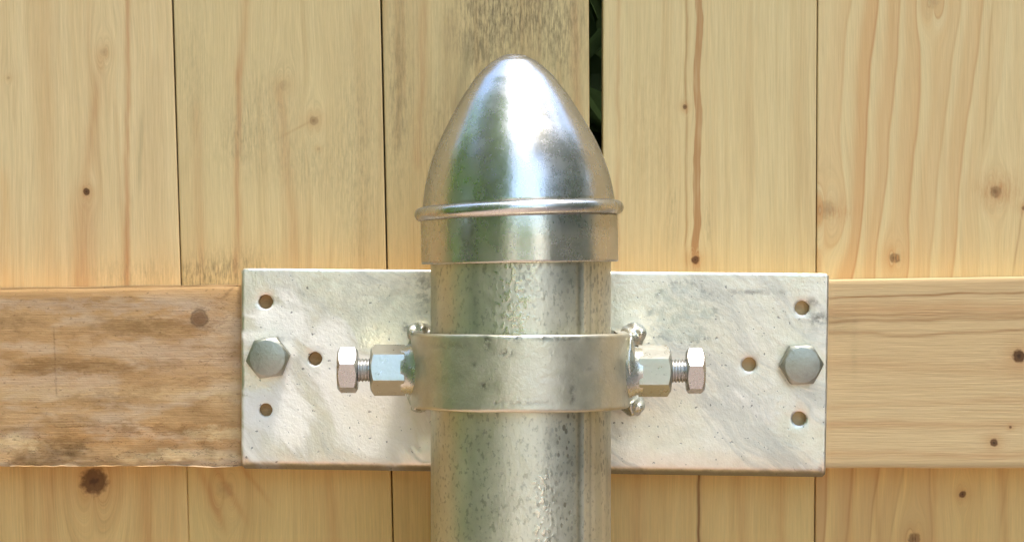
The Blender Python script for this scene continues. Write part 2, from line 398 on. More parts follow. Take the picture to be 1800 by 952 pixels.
m = wood('wood_rail_clean', org, YR, 'x', 41.7, srgb(212, 184, 138), srgb(204, 170, 122), srgb(188, 146, 100), broad=0.4, rings=0.04, spacing=30, fine=0.07, warp=7,
         knots=[(1791, 625, 11, 0.95), (1747, 777, 7, 0.9), (1776, 750, 2.5, 0.7)],
         streaks=[(1440, 524, 1830, 512, 2.2, 0.8, DK), (1440, 545, 1830, 540, 12, 0.5, srgb(190, 140, 92)), (1440, 566, 1830, 556, 4, 0.55, DK), (1440, 583, 1600, 590, 3.5, 0.5, DK), (1600, 590, 1830, 576, 3, 0.5, DK), (1440, 556, 1830, 549, 3, .4, DK),
                  (1440, 745, 1830, 745, 8, 0.25, RED), (1440, 640, 1830, 650, 12, 0.18, RED), (1440, 715, 1830, 700, 6, .2, RED), (1440, 795, 1830, 800, 6, .3, RED)],
         stains=[(1502, 600, 6, 60, 0.35, MOULD, 0.3), (1475, 560, 25, 30, .35, MOULD, .3)])
bm = rail_mesh(910, 8100, lambda p: 491 - 5 * (min(p, 1900) - 1460) / 340, lambda p: 822 + 0.8 * nz(p * .01, 7.0), lambda p, q, s: 0.00005 + 0.00008 * nz(p * .02, q * .04, 3), 2)
o = obj('rail', bm, m, fence, org, sharp=60); o['label'] = 'clean yellow planed rail with small dark knots, right of the steel plate'

# ------------------------------------------------------------------ metals
def zinc(name, color, rough=0.3, rvar=0.15, scale=1.0, speck=0.4, streak=0.0, bumpd=0.0001, extra=None, mottle=0.25, seed=0.0, dark=(0.16, 0.15, 0.12, 1), metal=0.8, edge=0.6):
    g = G(name); X, Y, Z = g.coords(); f = 1000.0 * scale
    v = g.vec(X * f, Y * f, Z * f + seed)
    n1 = g.noise(g.vec(X * (f * .12), Y * (f * .12), Z * (f * .12) + seed), 4.0, 0.6)
    n2 = g.noise(g.vec(X * (f * .9), Y * (f * .9), Z * (f * .9) + seed), 3.0, 0.65)
    n3 = g.noise(g.vec(X * (f * .35), Y * (f * .35), Z * (f * .35) + seed + 9), 3.0, 0.6)
    tone = 1.0 + (n1 - 0.5) * (mottle * 2) + (n2 - 0.5) * (mottle * 0.8)
    col = g.mix(1.0, color, g.vec(tone, tone, tone), 'MULTIPLY')
    sp = g.smooth(n3, 0.66, 0.74) * g.smooth(n2, 0.45, 0.6)
    col = g.mix(sp * speck, col, dark)
    r = (n1 - 0.5) * (rvar * 2) + (n2 - 0.5) * rvar + rough
    h = n2 * 0.5 + n3
    if extra: col, r, h = extra(g, X, Y, Z, col, r, h)
    g.bsdf.inputs['Specular Tint'].default_value = (edge, edge, edge, 1)
    return g.out(col, g.math('MAXIMUM', r + sp * 0.2, 0.08), getattr(g, 'metal_over', metal), g.bump(h, bumpd, 1.0))

# ---- galvanised post
POST = Vector((wx(915.5, -0.048), -0.048, 0.0)); RP = 0.0380
kpost = sx(-0.07)
def post_extra(g, X, Y, Z, col, r, h):
    xp = X * (1 / kpost); fr = g.smooth(Y, -.01, .0, 1.0, 0.0)
    zp = 476.0 - (Z - Z0) * (1 / kpost)
    # runs and droplets of zinc: raised islands above, small dark pits below
    gl = g.gauss(xp + 10., 42) * g.smooth(zp, 600, 700, 1., .25) + g.gauss(xp - 40., 24) * g.smooth(zp, 760, 860, 0., .9) + 0.2
    isl = g.noise(g.vec(X * 620., Y * 620., Z * 420.), 2.0, 0.5)
    e = g.smooth(isl, 0.44, 0.62)
    vo = g.voronoi(g.vec(X * 420., Y * 420., Z * 260. + 2.), 'F1', 1.0)
    zone = g.smooth(g.noise(g.vec(X * 45., Y * 45., Z * 12. + 7.), 2.0), 0.54, 0.66) * .5 + g.gauss(xp - 76., 20) * g.smooth(zp, 660, 760, .3, 1.)
    sz = g.noise(g.vec(X * 90., Y * 90., Z * 90. + 5.), 2.0)
    pit = g.smooth(vo + (sz - .5) * .5, 0.24, 0.36, 1.0, 0.0) * zone
    col = g.mix(pit * 0.9, col, (0.20, 0.18, 0.12, 1))
    # the tube's own weld seam: a dark valley with an uneven bright lip beside it
    wv = (g.noise(g.vec(Z * 260., 4.), 3.0, .6) - .5)
    sd_ = g.gauss(xp - 101., 4.) * fr; sl = g.gauss(xp - 110. + wv * 8., 2.4) * fr; s2 = g.gauss(xp - 121. + wv * 3., 2.) * fr
    col = g.mix(sd_ * .6, col, (.25, .24, .16, 1)); col = g.mix(sl * .5, col, (.86, .84, .70, 1)); col = g.mix(s2 * .35, col, (.30, .29, .20, 1))
    seam = sl * 2.2 - sd_ * 2.2 - s2 * 1.0
    fs = g.smooth(g.noise(g.vec(X * 560., Y * 560., Z * 380.), 3.0, .6), .54, .66)
    col = g.mix(fs * .42, col, (.24, .23, .15, 1))
    run = g.noise(g.vec(X * 160., Y * 160., Z * 6.), 2.0)
    col = g.mix(g.smooth(run, 0.5, 0.7) * 0.35, col, (0.42, 0.43, 0.30, 1))
    return col, r + pit * 0.25 - e * gl * 0.16, h * 0.5 + e * 0.7 * gl - pit * 0.6 + run * 1.2 + seam
m_post = zinc('galvanised_post', (0.75, 0.71, 0.55, 1), metal=0.80, rough=0.42, rvar=0.10, speck=0.5, bumpd=0.00008, extra=post_extra, mottle=0.18)
n = 128
bm = lathe([(RP, -0.05), (RP, wz(700, -.048)), (RP, wz(620, -.048)), (RP, wz(420, -.048)), (RP, wz(395, -.048))], n, Matrix.Translation(POST))
post = obj('steel_post', bm, m_post, None, (POST.x, POST.y, 0), sharp=60)
tag(post, 'round galvanised steel post with pitted zinc, under the domed cap', 'post')

# ---- cap: bullet-shaped dome, rolled bead and collar, sitting askew
kc = sx(-0.048)
capc = Vector((wx(912.5, -.048), -.048, wz(372, -.048)))
MC = Matrix.Translation(capc) @ Matrix.Rotation(R(-2.2), 4, 'Y') @ Matrix.Rotation(R(-0.6), 4, 'X')
MC2 = Matrix.Translation(capc) @ Matrix.Rotation(R(-0.9), 4, 'Y')
def cap_extra(g, X, Y, Z, col, r, h):
    s = g.noise(g.vec(X * 900., Y * 900., Z * 160.), 2.0, 0.6)
    sm = g.noise(g.vec(X * 60. + 4., Y * 60., Z * 45.), 3.0, 0.6)
    d = g.smooth(g.noise(g.vec(X * 260., Y * 260., Z * 260.), 3.0, 0.7), 0.56, 0.70)
    col = g.mix(d * 0.14, col, (0.40, 0.42, 0.38, 1))
    return col, r + (s - .5) * .06 + g.smooth(sm, .40, .80) * .08 + d * .03, h + s * 0.5
m_cap = zinc('polished_cap', (0.66, 0.65, 0.60, 1), metal=0.94, edge=0.5, rough=0.25, rvar=0.06, speck=0.18, bumpd=0.000035, extra=cap_extra, mottle=0.08, scale=1.3)
m_collar = zinc('brushed_collar', (0.64, 0.60, 0.50, 1), metal=0.85, rough=0.25, rvar=0.08, speck=0.3, bumpd=0.00005, extra=cap_extra, mottle=0.12)
prof = [(110, 42), (131, 65), (149, 79), (170, 94), (195, 109), (218, 122), (242, 135), (265, 145.5), (288, 154), (320, 163), (356, 169)]
top = [(0.0, 95), (12, 95.9), (23, 99.2), (32, 104)]
ctrl = top + [(b, a) for a, b in prof]
dome = [(r * kc, (372 - y) * kc) for r, y in ctrl]
# Catmull-Rom through the traced half profile
def smooth_prof(P, k=6):
    out = []
    for i in range(len(P) - 1):
        p0, p1, p2, p3 = P[max(i-1, 0)], P[i], P[i+1], P[min(i+2, len(P)-1)]
        for j in range(k):
            t = j / k
            f = lambda a, b, c, d: 0.5 * (2*b + (c-a)*t + (2*a-5*b+4*c-d)*t*t + (3*b-a-3*c+d)*t**3)
            out.append((max(0, f(p0[0], p1[0], p2[0], p3[0])), f(p0[1], p1[1], p2[1], p3[1])))
    out.append(P[-1]); return out
dome = smooth_prof(dome); dome[0] = (0.0, dome[0][1])
cap = empty('domed_cap', capc)
tag(cap, 'shiny bullet-shaped metal dome cap with rolled rim on top of the post', 'post_cap')
obj('dome', lathe(dome + [(166 * kc, 8 * kc)], 128, MC, cap=False), m_cap, cap, capc, sharp=60)
bead = []
for i in range(17):
    a = R(100 - 200 * i / 16)
    bead.append(((171.5 + 12.5 * math.cos(a)) * kc, (1 + 12.5 * math.sin(a)) * kc))
obj('rim_bead', lathe([(165 * kc, bead[0][1])] + bead + [(170 * kc, bead[-1][1])], 128, MC, cap=False), m_cap, cap, capc, sharp=70)
obj('collar', lathe([(169 * kc, -6 * kc), (172.5 * kc, -8 * kc), (173 * kc, -11 * kc), (173 * kc, -50 * kc), (173 * kc, -85 * kc), (173 * kc, -87.5 * kc), (172 * kc, -89.5 * kc), (169 * kc, -90 * kc), (167 * kc, -86 * kc), (167 * kc, -10 * kc)], 128, MC2, cap=False), m_collar, cap, capc, sharp=60)

# ------------------------------------------------------------------ bracket: drilled plate, U-shaped strap, weld nuts, screws, bolts
bracket = empty('post_bracket', (wx(938), 0.0, wz(834)))
tag(bracket, 'galvanised drilled steel plate with a clamp strap round the post', 'bracket')
HOLES = [(467, 530, 13), (554, 630, 12.5), (467, 720, 12), (1410, 541, 13), (1317, 640, 13), (1405, 735, 13)]
def plate_extra(g, X, Y, Z, col, r, h):
    k = PX; o = bracket.location
    px = (X + o.x) * (1/k) + 900.; py = (Z + (o.z - Z0)) * (-1/k) + 476.
    # drag marks of the zinc bath run down to the right
    bend = (g.noise(g.vec(px * .0045, py * .0045, 40.), 2.0) - .5) * 190.
    q = px * 0.64 - py * 0.77 + bend; w = px * 0.77 + py * 0.64
    d1 = g.noise(g.vec(q * 0.016, w * 0.003, 4.), 4.0, 0.6)
    d2 = g.noise(g.vec(q * 0.12, w * 0.012, 8.), 3.0, 0.6)
    cl = g.noise(g.vec(px * 0.010, py * 0.012, 15.), 4.0, 0.6)
    r = r + (g.smooth(d1, 0.36, 0.62) - .5) * 0.16 + (d2 - .5) * 0.16
    t = 1.0 + (d2 - .5) * 0.10 + (d1 - .5) * 0.16 + (cl - .5) * 0.3
    col = g.mix(1.0, col, g.vec(t, t, t), 'MULTIPLY')
    wing = None
    for (mx, my, ax, ay, st) in ((650, 710, 120, 70, 1.), (500, 560, 60, 60, .85), (480, 730, 90, 90, .7), (590, 600, 60, 50, .7), (900, 760, 110, 60, .3)):
        ex = (q - (mx * .64 - my * .77)) * (1/ay); ey = (w - (mx * .77 + my * .64)) * (1/ax)
        s = g.math('EXPONENT', (ex*ex + ey*ey) * -1.0) * st
        wing = s if wing is None else g.math('MAXIMUM', wing, s)
    lit_mask = g.smooth(wing + (d1 - .5) * 1.5 + (d2 - .5) * .6 + (cl - .5) * .5, .20, .55)  # glare patches, mostly on the left wing, painted into the zinc colour
    pink = g.smooth(cl, .46, .66) * g.smooth(px, 900, 1150)
    col = g.mix(pink * .5, col, (.88, .80, .68, 1))
    dull = g.smooth(d1 + (d2 - .5) * .5, .46, .62) * (1.0 - lit_mask)
    col = g.mix(dull * .42, col, (.50, .49, .42, 1))
    col = g.mix(lit_mask, col, (1.0, .96, .85, 1)); r = r + lit_mask * .34; g.metal_over = 0.86 - lit_mask * 0.40
    # grey flux ring and dull smears on the right wing
    dx = px - 1197.; dy = py - 552.
    rr = g.math('SQRT', dx * dx + dy * dy) + (cl - .5) * 34.
    disc = g.smooth(rr, 48, 60, 1.0, 0.0)
    fl = g.noise(g.vec(px * .05, py * .05, 3.), 4.0, .7)
    col = g.mix(disc * g.smooth(fl, .35, .65) * .45, col, (.40, .42, .36, 1))
    col = g.mix(g.gauss(rr - 56., 5) * g.smooth(fl, .45, .6) * .5, col, (.22, .21, .18, 1))
    for (mx, my, ax, ay, st) in ((714, 574, 8, 8, 1.0), (1315, 513, 60, 5, .55), (1440, 560, 22, 14, .8), (1430, 530, 20, 8, .6), (745, 505, 18, 40, .6), (480, 595, 30, 6, .5), (655, 520, 120, 40, .22), (1250, 700, 40, 30, .12)):
        ex = (px - mx) * (1/ax); ey = (py - my) * (1/ay)
        s = g.math('EXPONENT', (ex*ex + ey*ey) * -1.0) * g.smooth(fl, .38, .62)
        col = g.mix(s * st, col, (.16, .15, .12, 1)); r = r + s * .15 * st
    low = py - px * 0.0146 - 817.8       # shade of the turned lower edge, darkened in the colour
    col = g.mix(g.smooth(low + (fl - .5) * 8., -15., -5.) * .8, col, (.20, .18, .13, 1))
    specks = g.smooth(g.noise(g.vec(px * .11, py * .11, 21.), 2.0, .6), .665, .72)
    col = g.mix(specks * .7, col, (.14, .13, .11, 1))
    scr = g.smooth(g.noise(g.vec(q * .5, w * .02, 2.), 2.0), .62, .72)
    return col, r + scr * .12, h + d2 * 0.25 + d1 * 0.8 - specks * 0.3 + cl * 1.0
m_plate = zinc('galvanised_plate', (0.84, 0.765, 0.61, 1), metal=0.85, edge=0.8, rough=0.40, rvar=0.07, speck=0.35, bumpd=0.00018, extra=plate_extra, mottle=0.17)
def plate_mesh():
    # outline follows the slightly rolled rectangle of the photograph
    c = [(424, 471), (1458, 480), (1452, 839), (424, 824)]
    ctr = Vector((sum(p[0] for p in c) / 4, sum(p[1] for p in c) / 4))
    def outline(inset, ns=(70, 26, 70, 26)):
        q = []
        e = [Vector(p) for p in c]
        e = [Vector((p.x + (inset if p.x < ctr.x else -inset), p.y + (inset if p.y < ctr.y else -inset))) for p in e]
        rc = max(5 - inset, 0.6); pts = []
        for i in range(4):
            p0, p1 = e[i], e[(i + 1) % 4]; d = (p1 - p0).normalized()
            for j in range(ns[i]):
                pts.append(p0 + d * rc + (p1 - p0 - d * 2 * rc) * (j / (ns[i] - 1)))
        return pts
    P, edges = [], []
    def loop(pts):
        s = len(P); P.extend(pts); edges.extend((s + i, s + (i + 1) % len(pts)) for i in range(len(pts)))
    insets = [0, 1.5, 4, 7, 10, 12, 14, 17]
    for ins in insets: loop(outline(ins))
    nb = len(outline(0))
    holeloops = []
    for hx, hy, hr in HOLES:
        for rr in (hr, hr + 1.2, hr + 3.5):
            s = len(P); loop([Vector((hx + rr * math.cos(2*math.pi*i/32), hy + rr * math.sin(2*math.pi*i/32))) for i in range(32)])
            if rr == hr: holeloops.append((s, 32))
    for i in range(1, 68):
        for j in range(1, 22):
            p = Vector((440 + 1000 * i / 68, 490 + 312 * j / 22))
            if all((p - Vector((h[0], h[1]))).length > h[2] + 6 for h in HOLES): P.append(p)
    V, Ed, F, *_ = delaunay_2d_cdt([Vector((p.x, p.y)) for p in P], edges, [], 0, 1e-4)
    def inset_of(p):
        # distance to the four edges in pixels
        best = []
        for i in range(4):
            a, b = Vector(c[i]), Vector(c[(i+1) % 4]); d = (b - a).normalized(); nrm = Vector((-d.y, d.x))
            best.append((p - a).dot(nrm))
        return best
    def front(p):
        t, r, b, l = inset_of(p)
        y = 0.0
        for dist, rad in ((t, 4), (r, 4), (l, 4)):
            if dist < rad: y += (rad - math.sqrt(max(rad*rad - (rad - max(dist, 0))**2, 0))) * PX
        bb = max(b, 0.0)     # lower edge turned back
        if bb < 10: y += (4.2 + (10 - bb) * 1.5) * PX
        elif bb < 16: y += (16 - bb) ** 2 / 12 * 1.4 * PX
        for hx, hy, hr in HOLES:
            dd = (p - Vector((hx, hy))).length - hr
            if dd < 3.5: y += 0.0003 * (1 - dd / 3.5) ** 2
        # the wings are not perfectly flat
        y += 0.00035 * mnoise.noise(Vector((p.x * .004, p.y * .005, 2.0)))
        return y
    bm = bmesh.new(); TH = 0.0048
    fr = [bm.verts.new((wx(v.x), front(v), wz(v.y))) for v in V]
    bk = [bm.verts.new((wx(v.x), max(TH, front(v) + 0.0006), wz(v.y))) for v in V]
    keep = []
    for f in F:
        cc = sum((V[i] for i in f), Vector((0, 0))) / len(f)
        if any((cc - Vector((h[0], h[1]))).length < h[2] * 0.97 for h in HOLES): continue
        keep.append(f)
    cnt = {}
    for f in keep:
        bm.faces.new([fr[i] for i in f]); bm.faces.new([bk[i] for i in reversed(f)])
        for i in range(len(f)):
            a, b = f[i], f[(i+1) % len(f)]; cnt.setdefault(frozenset((a, b)), []).append((a, b))
    for kk, v in cnt.items():
        if len(v) == 1:
            a, b = v[0]; bm.faces.new((fr[b], fr[a], bk[a], bk[b]))
    loose = [v for v in bm.verts if not v.link_faces]
    bmesh.ops.delete(bm, geom=loose, context='VERTS')
    return bm
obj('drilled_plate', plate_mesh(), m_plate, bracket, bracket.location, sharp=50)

def strap_extra(g, X, Y, Z, col, r, h):
    # nicks along the upper edge, scuffs and a few dark marks; positions in photograph pixels on the strap's front
    px = X * (1 / sx(-.094)) + 914.5; py = 718.0 - Z * (1 / sx(-.06))
    fl = g.noise(g.vec(px * .07, py * .07, 3.), 4.0, .7)
    front = g.smooth(Y, -.02, -.005, 1.0, 0.0)
    for (mx, my, ax, ay, st) in ((855, 598, 6, 12, .8), (905, 590, 14, 7, .9), (955, 589, 8, 6, .7), (890, 616, 14, 6, .8), (1006, 690, 5, 16, .8), (850, 672, 7, 6, .7), (833, 637, 5, 5, .6), (870, 700, 6, 4, .6), (1035, 642, 6, 5, .5), (930, 700, 40, 7, .4), (990, 592, 60, 4, .6), (790, 605, 40, 6, .3)):
        ex = (px - mx) * (1/ax); ey = (py - my) * (1/ay)
        s = g.math('EXPONENT', (ex*ex + ey*ey) * -1.0) * g.smooth(fl, .40, .58) * front
        col = g.mix(s * st, col, (.13, .12, .09, 1)); h = h - s * 0.5
    q = px * .8 + py * .6; w = py * .8 - px * .6
    scr = g.smooth(g.noise(g.vec(q * .35, w * .02, 5.), 2.0, .6), .60, .72)
    cl = g.noise(g.vec(px * .012, py * .016, 8.), 4.0, .6)
    col = g.mix(g.smooth(cl, .45, .7) * .35, col, (.74, .70, .60, 1))
    return g.mix(scr * .25, col, (.80, .78, .70, 1)), r + (cl - .5) * .2, h
m_strap = zinc('galvanised_strap', (0.70, 0.655, 0.50, 1), metal=0.8, rough=0.38, rvar=0.12, speck=0.6, bumpd=0.00016, mottle=0.22, seed=3.0, extra=strap_extra)
ST_Y = -0.048; SCX = wx(914.5, ST_Y); RO, RI = 0.0462, 0.0414
def strap_mesh():
    z1, z0 = wz(585, -.06), wz(718, -.06); e = 0.0011
    prof = [(RI, z0 + .0004), (RO - e, z0), (RO - e*.3, z0 + e*.3), (RO, z0 + e), (RO, z0 + e * 1.6), (RO, (z0+z1)/2), (RO, z1 - e * 1.6), (RO, z1 - e), (RO - e*.3, z1 - e*.3), (RO - e, z1), (RI, z1 - .0004)]
    bm = bmesh.new()
    stations = []
    ys = [-0.0 + ST_Y * j / 6 for j in range(6)]
    for y in ys: stations.append(lambda r, y=y: (SCX + r, y - 0.0001))
    for i in range(65):
        a = -math.pi * i / 64
        stations.append(lambda r, a=a: (SCX + r * math.cos(a), ST_Y + r * math.sin(a)))
    for y in reversed(ys): stations.append(lambda r, y=y: (SCX - r, y - 0.0001))
    rows = []
    for s in stations:
        row = []
        for r, z in prof:
            px, py = s(r)
            wob = 0.00035 * nz(px * 60, z * 60, 4.0)
            row.append(bm.verts.new((px, py, z + wob)))
        rows.append(row)
    n = len(prof)
    for A, B in zip(rows, rows[1:]):
        for i in range(n):
            j = (i + 1) % n; bm.faces.new((A[i], A[j], B[j], B[i]))
    bm.faces.new(rows[0]); bm.faces.new(rows[-1])
    return bm
obj('clamp_strap', strap_mesh(), m_strap, bracket, (SCX, ST_Y, wz(718, -.06)), sharp=50)

m_bolt = zinc('zinc_plated_bolt', (0.56, 0.55, 0.51, 1), rough=0.28, rvar=0.08, speck=0.35, bumpd=0.00005, mottle=0.10, scale=1.6, seed=5)
m_nut = zinc('galvanised_nut', (0.60, 0.60, 0.52, 1), rough=0.30, rvar=0.09, speck=0.45, bumpd=0.00008, mottle=0.14, seed=8)
m_weld = zinc('galvanised_weld', (0.66, 0.66, 0.56, 1), rough=0.27, rvar=0.10, speck=0.4, bumpd=0.00012, mottle=0.16, seed=12)

def hex_prism(R_ac, h, chamf, phase, M, both=False, inner=None):
    """hexagon about local Z from 0 to h, corners turned off at the top by an angle as on a real bolt head"""
    bm = bmesh.new(); n = 72; af = R_ac * math.cos(math.pi / 6)
    def rad(a):
        t = (a - phase) % (math.pi / 3) - math.pi / 6
        return min(af / math.cos(t), R_ac * 0.996)
    def ring(limit, z_at):
        vs = []
        for i in range(n):
            a = phase + 2 * math.pi * i / n; r = min(rad(a), limit)
            vs.append(bm.verts.new((r * math.cos(a), r * math.sin(a), z_at(r))))
        return vs
    slope = 0.62
    face_r = af * 0.93
    topz = lambda r: h - max(0, (r - face_r)) * slope - (0.0002 if r > face_r * 1.001 else 0)
    rows = []
    if both:
        botz = lambda r: max(0, (r - face_r)) * slope
        b0 = [bm.verts.new((face_r * math.cos(phase + 2*math.pi*i/n), face_r * math.sin(phase + 2*math.pi*i/n), 0)) for i in range(n)]
        rows.append(b0); rows.append(ring(9, botz))
    else: rows.append(ring(9, lambda r: 0.0))
    rows.append(ring(9, topz))
    rows.append([bm.verts.new((face_r * math.cos(phase + 2*math.pi*i/n), face_r * math.sin(phase + 2*math.pi*i/n), h)) for i in range(n)])
    rows.append([bm.verts.new((face_r * .96 * math.cos(phase + 2*math.pi*i/n), face_r * .96 * math.sin(phase + 2*math.pi*i/n), h + (0.0001 if inner is None else 0))) for i in range(n)])
    for A, B in zip(rows, rows[1:]):
        for i in range(n):
            j = (i + 1) % n; bm.faces.new((A[i], A[j], B[j], B[i]))
    bm.faces.new(rows[0]); bm.faces.new(rows[-1])
    bmesh.ops.transform(bm, matrix=M, verts=bm.verts)
    return bm

m_head = zinc('galvanised_bolt_head', (0.38, 0.38, 0.31, 1), metal=0.85, rough=0.40, rvar=0.10, speck=0.6, bumpd=0.00020, mottle=0.35, scale=0.8, seed=15)
# mounting bolts (heads face the viewer)
def mount_bolt(px, py, rot, tilt):
    base = Vector((wx(px, -.003), -0.0002, wz(py, -.003)))
    M = Matrix.Translation(base) @ Matrix.Rotation(R(tilt[0]), 4, 'Z') @ Matrix.Rotation(R(90 + tilt[1]), 4, 'X')
    b = obj('mounting_bolt', hex_prism(0.0097, 0.0066, .5, R(rot), M), m_head, bracket, base, sharp=22)
    return b
b = mount_bolt(472, 628, 8, (-2, 1)); b['label'] = 'hexagon bolt head in the left end of the plate'
b = mount_bolt(1408, 640, 2, (2, 1.5)); b['label'] = 'hexagon bolt head in the right end of the plate'

# side nuts and clamp screws; the axis lies along X through the strap's legs
def side_set(sgn, py, ph_nut, ph_head, nut_in, nut_out, head_in, head_out, word):
    y = -0.050; z = wz(py, y)
    def MX(px):
        return Matrix.Translation((wx(px, y), y, z)) @ Matrix.Rotation(R(90 * sgn), 4, 'Y')
    def phase(p):  # angle measured in the YZ plane from -Y (towards the viewer) to +Z  -> local XY angle
        # for sgn=+1: local X -> -Z, local Y -> Y ; for sgn=-1: local X -> +Z, local Y -> Y
        a = R(p); vy, vz = -math.cos(a), math.sin(a)
        return math.atan2(vy, -vz * sgn)
    L = abs(nut_out - nut_in) * sx(y)
    nutm = hex_prism(0.0109, L, .5, phase(ph_nut), MX(nut_in), both=False)
    c = Vector((wx(nut_in, y), y, z))
    nt = obj('clamp_nut', nutm, m_nut, bracket, c, sharp=22); nt['label'] = 'hexagon nut welded to the %s side of the clamp strap' % word
    # screw: threaded shank and head
    c2 = Vector((wx(nut_out, y), y, z)); s_ = empty('clamp_screw', (0, 0, 0)); s_.parent = bracket
    s_.location = c2 - bracket.location; s_['label'] = 'clamp screw with hexagon head on the %s side of the strap' % word
    Ls = abs(head_in - nut_out) * sx(y) + 0.004; prof = [(0.0040, -0.003)]
    p = 0.00135; h = -0.0025
    while h < Ls - 0.0042:
        prof += [(0.0043, h), (0.0050, h + p * .40), (0.0050, h + p * .55), (0.0043, h + p * .95)]; h += p
    prof += [(0.0043, Ls - .0005)]
    tb = lathe(prof, 40, MX(nut_out), cap=False)
    t = obj('screw_thread', tb, m_bolt, None, c2, sharp=35); t.parent = s_; t.location = (0, 0, 0)
    hb = hex_prism(0.0101, abs(head_out - head_in) * sx(y), .5, phase(ph_head), MX(head_in), both=True)
    hd = obj('screw_head', hb, m_bolt, None, c2, sharp=22); hd.parent = s_; hd.location = (0, 0, 0)
    # fillet weld round the nut: a rough concave collar, wide on the strap and thin on the nut
    bm = bmesh.new(); nn, mm = 56, 9; xs = SCX + sgn * (RO - 0.0030); xn = wx(nut_in, y) + sgn * 0.0016
    rows = []
    for i in range(nn):
        a = 2 * math.pi * i / nn; row = []
        big = nz(math.cos(a) * 1.7 + sgn * 4, math.sin(a) * 1.7, 3.0)
        for j in range(mm):
            t = j / (mm - 1)
            rr = 0.0098 + (0.0030 + 0.0014 * big) * (1 - t) ** 1.6 + 0.0003 * nz(a * 3.0, t * 4, sgn * 2.0) * (1 - t)
            row.append(bm.verts.new((xs + (xn - xs) * t, y + rr * math.cos(a), z + rr * math.sin(a))))
        rows.append(row)
    for i in range(nn):
        A, B = rows[i], rows[(i + 1) % nn]
        for j in range(mm - 1): bm.faces.new((A[j], A[j+1], B[j+1], B[j]))
    w = obj('weld_bead', bm, m_weld, bracket, c, sharp=80); w['label'] = 'lumpy weld round the %s clamp nut' % word
side_set(-1, 650, 39, 16, 712, 652, 629, 594, 'left')
side_set(+1, 651.5, 30, 14, 1122, 1179, 1206, 1238, 'right')
# welds that join the strap's legs to the plate, seen above and below the strap
def plate_weld(px, py, rx, rz, seed, ry=0.006, y=-0.004, amp=.28):
    c = (wx(px, y), y, wz(py, y))
    return obj('weld_bead', lump(c, (rx * PX, ry, rz * PX), seed, amp, 1.5), m_weld, bracket, c, sharp=80)
plate_weld(1113, 589, 22, 22, 1.0, y=-.010, ry=.011); plate_weld(1112, 710, 20, 21, 2.0, y=-.010, ry=.011)
plate_weld(1116, 650, 16, 62, 3.0)
plate_weld(738, 584, 22, 17, 4.0, ry=.009, y=-.006, amp=.4); plate_weld(736, 714, 14, 10, 5.0); plate_weld(728, 650, 16, 62, 6.0)
# weld metal dragged over the right edge of the strap
c = (wx(1106, -.056), -.056, wz(634, -.056))
obj('weld_bead', lump(c, (.0026, .0060, .0098), 9.0, .30, 1.2), m_weld, bracket, c, sharp=80)

# ------------------------------------------------------------------ ground
g = G('paving'); X, Y, Z = g.coords()
n1 = g.noise(g.vec(X * 3., Y * 3.), 4.0, .6); n2 = g.noise(g.vec(X * 60., Y * 60.), 3.0, .6)
col = g.mix(n1, (0.52, 0.40, 0.34, 1), (0.42, 0.31, 0.26, 1)); t = 1.0 + (n2 - .5) * .5
m_ground = g.out(g.mix(1.0, col, g.vec(t, t, t), 'MULTIPLY'), 0.85, 0.0, g.bump(n2, .003))
bm = bmesh.new(); bmesh.ops.create_grid(bm, x_segments=4, y_segments=4, size=60)
gr = obj('ground', bm, m_ground, None, (0, 0, 0)); tag(gr, 'warm beige ground below the post and fence', 'ground', kind='structure')

# ------------------------------------------------------------------ greenery
def leaf_mat(name, c1, c2):
    g = G(name); X, Y, Z = g.coords()
    n = g.noise(g.vec(X * 4., Y * 4., Z * 4.), 3.0)
    oi = g.node('ShaderNodeNewGeometry')
    rnd = E(g, oi.outputs['Random Per Island'])
    col = g.mix(n * 0.5 + rnd * 0.5, c1, c2)
    g.out(col, 0.7, 0.0, None, 0.12)
    tr = g.node('ShaderNodeBsdfTranslucent'); ms = g.node('ShaderNodeMixShader'); ms.inputs[0].default_value = 0.5   # thin leaves pass light
    g.t.links.new(col.s, tr.inputs[0]); g.t.links.new(g.bsdf.outputs[0], ms.inputs[1]); g.t.links.new(tr.outputs[0], ms.inputs[2])
    g.t.links.new(ms.outputs[0], g.n['Material Output'].inputs['Surface'])
    return g.mat
m_leaf = leaf_mat('leaf_green', (0.17, 0.40, 0.02, 1), (0.36, 0.58, 0.05, 1))
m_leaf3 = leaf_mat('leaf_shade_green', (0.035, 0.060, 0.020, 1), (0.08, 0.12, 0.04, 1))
m_leaf2 = leaf_mat('leaf_deep_green', (0.09, 0.19, 0.05, 1), (0.19, 0.31, 0.10, 1))
g = G('bark'); X, Y, Z = g.coords()
nb = g.noise(g.vec(X * 30., Y * 30., Z * 6.), 4.0, .6)
m_bark = g.out(g.mix(nb, (0.09, 0.065, 0.045, 1), (0.20, 0.16, 0.12, 1)), .85, 0.0, g.bump(nb, .01))
def add_leaf(bm, p, size, rng):
    n = Vector((rng.uniform(-1, 1), rng.uniform(-1, 1), rng.uniform(-.3, 1))).normalized()
    u = n.orthogonal().normalized(); u = Matrix.Rotation(rng.uniform(0, 6.28), 3, n) @ u; v = n.cross(u)
    pts = [(-.5, 0, 0), (-.15, .26, .05), (.22, .22, .03), (.5, 0, -.06), (.22, -.22, .03), (-.15, -.26, .05)]
    vs = [bm.verts.new(p + size * (u * a + v * b + n * c)) for a, b, c in pts]
    bm.faces.new((vs[0], vs[1], vs[2], vs[3])); bm.faces.new((vs[0], vs[3], vs[4], vs[5]))
